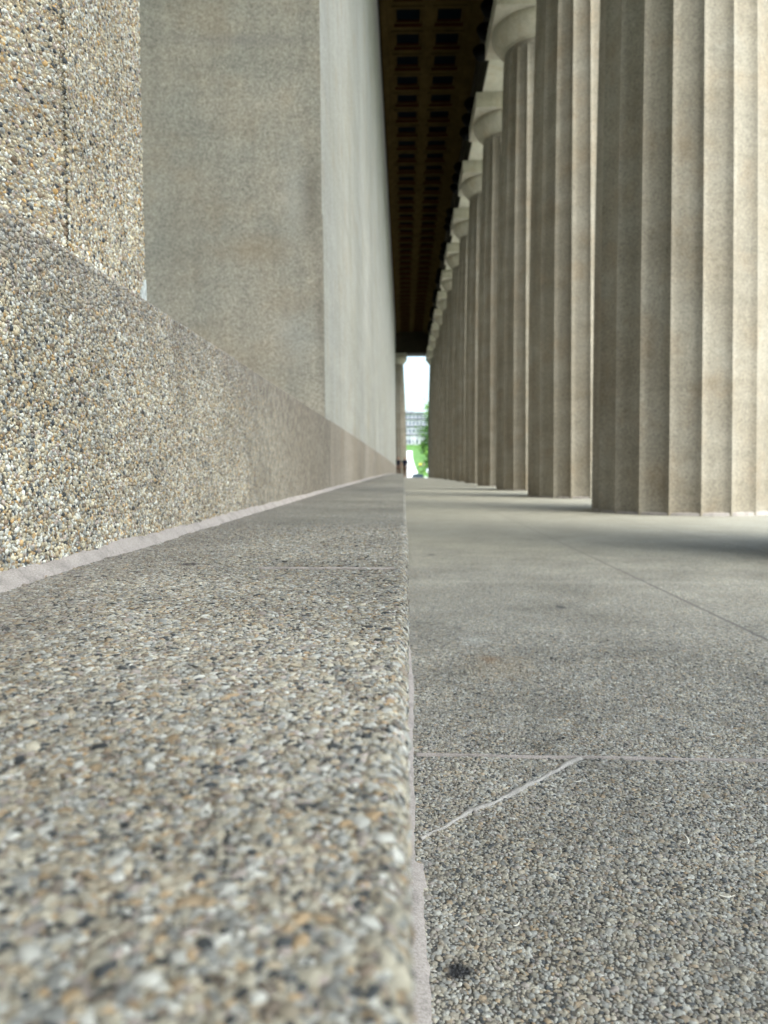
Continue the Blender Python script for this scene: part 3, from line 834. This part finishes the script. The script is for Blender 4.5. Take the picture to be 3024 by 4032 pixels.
# arched building far away
def building():
    r = empty('arcaded_building', (0, 300, gh(300))); tag(r, 'pale arcaded building with arched windows beyond the lawn', 'building')
    wallm = plain('pale_plaster', (.42, .42, .47), .9, .2, noise=.4); glass = plain('window_glass_blue', (.12, .14, .19), .2, .5)
    trim = plain('grey_stone_trim', (.10, .105, .14), .9, .2); white = plain('white_painted_wood', (.75, .75, .78), .8, .3)
    bm = bmesh.new(); bbox(bm, -9, 13, 0, 10, 0, 12.6)
    # pediment arch above the left bay
    n = 14; a = [bm.verts.new((2.4 + 2.0 * math.cos(math.pi * i / n), -.05, 12.6 + 1.7 * math.sin(math.pi * i / n))) for i in range(n + 1)]
    b = [bm.verts.new((v.co.x, 9, v.co.z)) for v in a]
    bm.faces.new(a); bm.faces.new(b[::-1])
    for i in range(n): bm.faces.new((a[i], a[i + 1], b[i + 1], b[i]))
    obj('wall', bm, wallm, r)
    bm = bmesh.new()
    for z in (3.9, 7.3, 10.2): bbox(bm, -9.1, 13.1, -.5, -.002, z, z + .35)
    obj('cornice', bm, trim, r)
    bm = bmesh.new(); bbox(bm, -9.6, 13.6, -.7, 10.5, 12.61, 12.9); 
    o = obj('roof', bm, trim, r)
    for x in np.arange(-7.8, 12.8, 1.5):
        for z, h in ((.4, 1.7), (4.8, 1.6), (8.0, 1.5), (10.9, 1.0)):
            bm = bmesh.new(); n = 8; ww = .42
            pts = [(-ww, 0), (ww, 0)] + [(ww * math.cos(math.pi * i / n), h - ww + ww * math.sin(math.pi * i / n)) for i in range(n + 1)]
            fr = [bm.verts.new((px, -.012, pz)) for px, pz in pts]; bk = [bm.verts.new((px, .0, pz)) for px, pz in pts]
            bm.faces.new(fr)
            for i in range(len(pts)): bm.faces.new((fr[i], bk[i], bk[(i + 1) % len(pts)], fr[(i + 1) % len(pts)]))
            o = obj('window', bm, glass, r); o.location = (x, -.002, z)
    for x in (3.3, 4.4, 6.5):
        bm = bmesh.new(); lathe(bm, [(.20, 0), (.17, .1), (.15, 3.6), (.2, 3.7)], 10)
        o = obj('porch_post', bm, white, r, True); o.location = (x, -.9, 0)
building()

# tree
def tree(name, x, y, h, rad_, label, lo=.25, n=5200):
    r = empty(name, (x, y, gh(y))); tag(r, label, 'tree')
    bark = plain('bark', (.10, .075, .05), .9, .2, noise=8)
    bm = bmesh.new(); tips = []
    P0 = Vector((0, 0, 0)); prev = P0; rr = .26
    for i in range(6):
        nx = prev + Vector((random.uniform(-.2, .2), random.uniform(-.2, .2), h * .13)); tube(bm, prev, nx, rr, rr * .82); prev = nx; rr *= .82
        if i > 0:
            for _ in range(3):
                a = random.uniform(0, 6.28); L = rad_ * random.uniform(.5, .85)
                e = prev + Vector((math.cos(a) * L, math.sin(a) * L, random.uniform(-.1, .35) * L)); m_ = (prev + e) / 2 + Vector((0, 0, .3))
                tube(bm, prev, m_, rr * .5, rr * .3, 6); tube(bm, m_, e, rr * .3, rr * .1, 6); tips += [m_, e]
    obj('trunk', bm, bark, r, True)
    vs, fs = [], []
    cl = [t + Vector([random.gauss(0, .5) for _ in range(3)]) for t in tips for _ in range(2)]
    for i in range(int(n * .004) + 26):
        a, b = random.uniform(0, 6.28), random.uniform(-.9, 1)
        rr_ = rad_ * math.sqrt(max(0, 1 - b * b)) * random.uniform(.55, 1)
        cl.append(Vector((rr_ * math.cos(a), rr_ * math.sin(a), h * (.5 + lo * .5) + b * h * (.5 - lo * .5) * .95)))
    for _ in range(n):
        c = random.choice(cl); p = c + Vector([random.gauss(0, .42) for _ in range(3)])
        a = Vector([random.gauss(0, 1) for _ in range(3)]).normalized(); b = a.orthogonal().normalized(); s = random.uniform(.10, .22)
        i = len(vs); vs += [p + a * s, p + b * s * .5, p - a * s, p - b * s * .5]; fs.append((i, i + 1, i + 2, i + 3))
    m = NB('leaves', .6, .3); k = m.ramp(m.noise(m.pos(), .8, 3), [(.35, (.035, .10, .015)), (.65, (.13, .27, .04))])
    m.b.inputs['Subsurface Weight'].default_value = 0
    obj_ = pyobj('crown', vs, fs, m.col(k), r)
tree('leafy_tree', 5.1, 100, 11.4, 3.1, 'bright green leafy tree showing beside the last column', .22, 9000)
tree('leafy_tree', 22, 130, 14, 6, 'large green tree standing out on the lawn beyond the columns', .2, 6000)

# people -----------------------------------------------------------------------
skin_m = plain('skin', (.42, .25, .18), .6, .4)
def skinned(name, chains, mat, parent, sub=1):
    """chains: list of lists of (x,y,z,r), joined where points coincide"""
    vs, es, rs, idx = [], [], [], {}
    for ch in chains:
        pv = None
        for (x, y, z, r_) in ch:
            k = (round(x, 4), round(y, 4), round(z, 4))
            if k not in idx: idx[k] = len(vs); vs.append((x, y, z)); rs.append(r_)
            if pv is not None: es.append((pv, idx[k]))
            pv = idx[k]
    me = bpy.data.meshes.new(name); me.from_pydata(vs, es, []); me.materials.append(mat)
    o = bpy.data.objects.new(name, me); link(o, parent)
    sk = o.modifiers.new('skin', 'SKIN'); sk.use_smooth_shade = True
    for i, r_ in enumerate(rs):
        sv_ = me.skin_vertices[0].data[i]; sv_.radius = (r_, r_)
    me.skin_vertices[0].data[0].use_root = True
    ss = o.modifiers.new('sub', 'SUBSURF'); ss.levels = sub; ss.render_levels = sub
    return o
def standing(loc, rz, shirt, pants, hair, label, armout=0.0, stride=.08, long_hair=False):
    r = empty('person', loc, rz); tag(r, label, 'person')
    pel = (0, 0, .95, .13)
    body = [[pel, (0, 0, 1.12, .12), (0, -.01, 1.32, .14), (0, 0, 1.44, .07), (0, -.005, 1.50, .05), (0, -.01, 1.57, .075), (0, -.01, 1.66, .095), (0, 0, 1.73, .06)]]
    for s in (-1, 1):
        body.append([pel, (s * .10, 0, .86, .085), (s * .11, -stride * s * .5, .48, .055), (s * .11, stride * s * -.3 + .05, .09, .038), (s * .12, stride * s * -.3 - .10, .035, .034)])
        hx = s * (.25 + armout * .10)
        body.append([(0, -.01, 1.32, .14), (s * .19, 0, 1.40, .055), (s * .23, .02, 1.14, .042), (hx, -.06, .92, .033), (hx, -.08, .84, .03)])
        for q, dx in enumerate((-.022, -.007, .008, .022)):
            body.append([(hx, -.08, .84, .03), (hx + dx, -.09 - .004 * q, .79 - .006 * (q % 2), .009), (hx + dx, -.10, .755 - .006 * (q % 2), .008)])
        body.append([(hx, -.08, .84, .03), (hx - s * .03, -.10, .81, .010)])
    skinned('body', body, skin_m, r)
    T = [[(0, 0, 1.12, .145), (0, -.01, 1.32, .165), (0, 0, 1.43, .10)], [(0, 0, 1.12, .145), (0, 0, .93, .155)]]
    for s in (-1, 1): T.append([(0, -.01, 1.32, .165), (s * .19, 0, 1.40, .07), (s * .215, .01, 1.22, .062)])
    skinned('shirt', T, plain('shirt_cloth', shirt, .9, .2), r)
    Pn = [[(0, 0, .93, .150), (0, 0, .88, .13)]]
    for s in (-1, 1): Pn.append([(0, 0, .88, .13), (s * .10, 0, .80, .098), (s * .11, -stride * s * .5, .48, .072), (s * .11, stride * s * -.3 + .05, .14, .055)])
    skinned('trousers', Pn, plain('trouser_cloth', pants, .9, .2), r)
    H = [[(0, .03, 1.70, .10), (0, .045, 1.62, .085)] + ([(0, .09, 1.48, .06), (0, .10, 1.36, .04)] if long_hair else [])]
    skinned('hair', H, plain('hair', hair, .7, .3), r)
    for s in (-1, 1):
        bm = bmesh.new(); tube(bm, (s * .033, -.104, 1.655), (s * .033, -.112, 1.655), .012, .008, 8)
        obj('eye', bm, M['black'], r)
def sitting(loc, rz, shirt, pants, hair, label):
    r = empty('person', loc, rz); tag(r, label, 'person')
    pel = (0, 0, .13, .13)
    b = [[pel, (0, .03, .32, .12), (0, .02, .52, .13), (0, 0, .66, .06), (0, -.02, .78, .085), (0, -.02, .88, .08)]]
    for s in (-1, 1):
        b.append([pel, (s * .11, -.12, .14, .085), (s * .16, -.42, .38, .055), (s * .13, -.62, .05, .04), (s * .13, -.74, .04, .032)])
        b.append([(0, .02, .52, .13), (s * .19, .02, .58, .05), (s * .25, -.10, .38, .04), (s * .17, -.34, .42, .032), (s * .15, -.42, .42, .03)])
    skinned('body', b, skin_m, r)
    T = [[(0, .01, .15, .15), (0, .03, .32, .145), (0, .02, .52, .16), (0, .01, .63, .09)]]
    for s in (-1, 1): T.append([(0, .02, .52, .16), (s * .19, .02, .58, .068), (s * .235, -.06, .44, .055)])
    skinned('shirt', T, plain('shirt_cloth', shirt, .9, .2), r)
    Pn = [[(0, 0, .13, .145), (s_ * .11, -.12, .14, .10), (s_ * .16, -.42, .38, .070), (s_ * .14, -.58, .12, .055)] for s_ in (-1, 1)]
    skinned('trousers', Pn, plain('trouser_cloth', pants, .9, .2), r)
    skinned('hair', [[(0, .02, .91, .09), (0, .035, .82, .08)]], plain('hair', hair, .7, .3), r)
standing((-.42, 61.4, cv(61.4)), R(10), (.02, .02, .03), (.13, .08, .055), (.02, .015, .01), 'person in black top and brown trousers, left one at far column foot', long_hair=True)
standing((.14, 61.9, cv(61.9)), R(-25), (.02, .025, .06), (.20, .12, .08), (.03, .02, .01), 'person in navy top and tan trousers beside the bright opening', .6)
sitting((3.25, 143, gh(143)), R(10), (.80, .72, .05), (.05, .06, .10), (.05, .03, .02), 'person in yellow shirt sitting on the lawn')
sitting((4.05, 144, gh(144)), R(-10), (.75, .40, .42), (.15, .15, .18), (.04, .03, .02), 'person in pink shirt sitting on the lawn')

# globe lamp
r = empty('globe_lamp', (3.18, 92, gh(92))); tag(r, 'white round globe lamp on a post beside the last column', 'lamp')
bm = bmesh.new(); lathe(bm, [(.12, 0), (.10, .1), (.05, .15), (.045, 1.60), (.09, 1.66)], 14); obj('post', bm, plain('white_post', (.7, .7, .72), .5, .4), r, True)
bm = bmesh.new(); bmesh.ops.create_uvsphere(bm, u_segments=24, v_segments=16, radius=.32); o = obj('globe', bm, plain('opal_globe', (.85, .84, .86), .3, .5), r, True); o.location = (0, 0, 1.95)

# parked car seen from behind
def car():
    r = empty('parked_car', (2.05, 98, GZ + .045), R(-6)); tag(r, 'dark teal parked car half hidden beyond the far floor edge', 'car')
    paint = plain('teal_car_paint', (.02, .05, .06), .25, .5, .3); gl = plain('car_glass', (.02, .03, .035), .08, .5); tyre = plain('tyre_rubber', (.015, .015, .015), .9, .2)
    secs = [(-2.1, .70, .35, .80), (-2.0, .84, .28, .98), (-1.2, .90, .25, 1.02), (1.0, .90, .25, .95), (2.0, .84, .28, .78), (2.2, .66, .35, .66)]
    bm = bmesh.new(); rings = []
    for y, hw, zb, zt in secs:
        rings.append([bm.verts.new((x, y, z)) for x, z in ((-hw * .9, zb), (hw * .9, zb), (hw, zb + .2), (hw, zt - .12), (hw * .86, zt), (-hw * .86, zt), (-hw, zt - .12), (-hw, zb + .2))])
    for a, b in zip(rings, rings[1:]):
        for k in range(8): bm.faces.new((a[k], a[(k + 1) % 8], b[(k + 1) % 8], b[k]))
    bm.faces.new(rings[0][::-1]); bm.faces.new(rings[-1]); obj('body', bm, paint, r, False)
    bm = bmesh.new(); rings = []
    for y, hw, zt in ((-1.75, .76, 1.0), (-1.2, .64, 1.43), (.1, .64, 1.45), (.95, .74, .96)):
        rings.append([bm.verts.new((x, y, z)) for x, z in ((-.80, .93), (.80, .93), (hw, zt), (-hw, zt))])
    for a, b in zip(rings, rings[1:]):
        for k in range(4): bm.faces.new((a[k], a[(k + 1) % 4], b[(k + 1) % 4], b[k]))
    bm.faces.new(rings[0][::-1]); bm.faces.new(rings[-1]); obj('cabin', bm, gl, r)
    bm = bmesh.new(); bbox(bm, -.62, .62, -1.15, .05, 1.452, 1.475); obj('roof_panel', bm, paint, r)
    for s in (-1, 1):
        bm = bmesh.new(); bbox(bm, -.14, .14, -.03, .03, -.09, .09); o = obj('tail_light', bm, plain('red_lens', (.5, .02, .03), .3, .5), r); o.location = (s * .66, -2.06, .78)
        for y in (-1.35, 1.4):
            bm = bmesh.new(); lathe(bm, [(.2, -.11), (.32, -.11), (.33, -.05), (.33, .05), (.32, .11), (.2, .11)], 24); o = obj('wheel', bm, tyre, r, True)
            o.location = (s * .80, y, .33); o.rotation_euler = (0, R(90), 0)
car()

# pale flecks dropped on the floor
fl_m = plain('pale_dry_fleck', (.75, .73, .66), .8, .2)
spots = [(.262, 1.085, .007, 20, 'pale curled fleck below the sealed joint'), (.36, .915, .016, 80, 'long thin straw stalk lying on the floor at right'),
         (.118, .735, .006, 50, 'small curled fleck near the dark gum spot'), (.070, .725, .005, 120, 'tiny pale fleck next to the ledge foot'),
         (.355, .790, .009, 0, 'white chip on the floor at the right edge'), (.385, 1.06, .004, 30, 'tiny white chip on the floor under the joint at right')]
for x, y, L, a, lb in spots:
    vs, fs = [], []
    n = 7
    for i in range(n):
        t = i / (n - 1) * 2 - 1; ca, sa = math.cos(R(a)), math.sin(R(a))
        for s_, zz in ((-1, 0), (0, .0007), (1, 0)):
            u = t * L; v_ = s_ * .0011 * (1 - t * t * .8) + .25 * L * t * t
            vs.append((u * ca - v_ * sa, u * sa + v_ * ca, zz + .0010 * t * t))
    for i in range(n - 1):
        for k in range(2): q = i * 3 + k; fs.append((q, q + 1, q + 4, q + 3))
    o = pyobj('straw_fleck', vs, fs, fl_m, None, True); o.location = (x, y, cv(y) + .0024)
    tag(o, lb, 'fleck', 'pale flecks scattered on the floor')
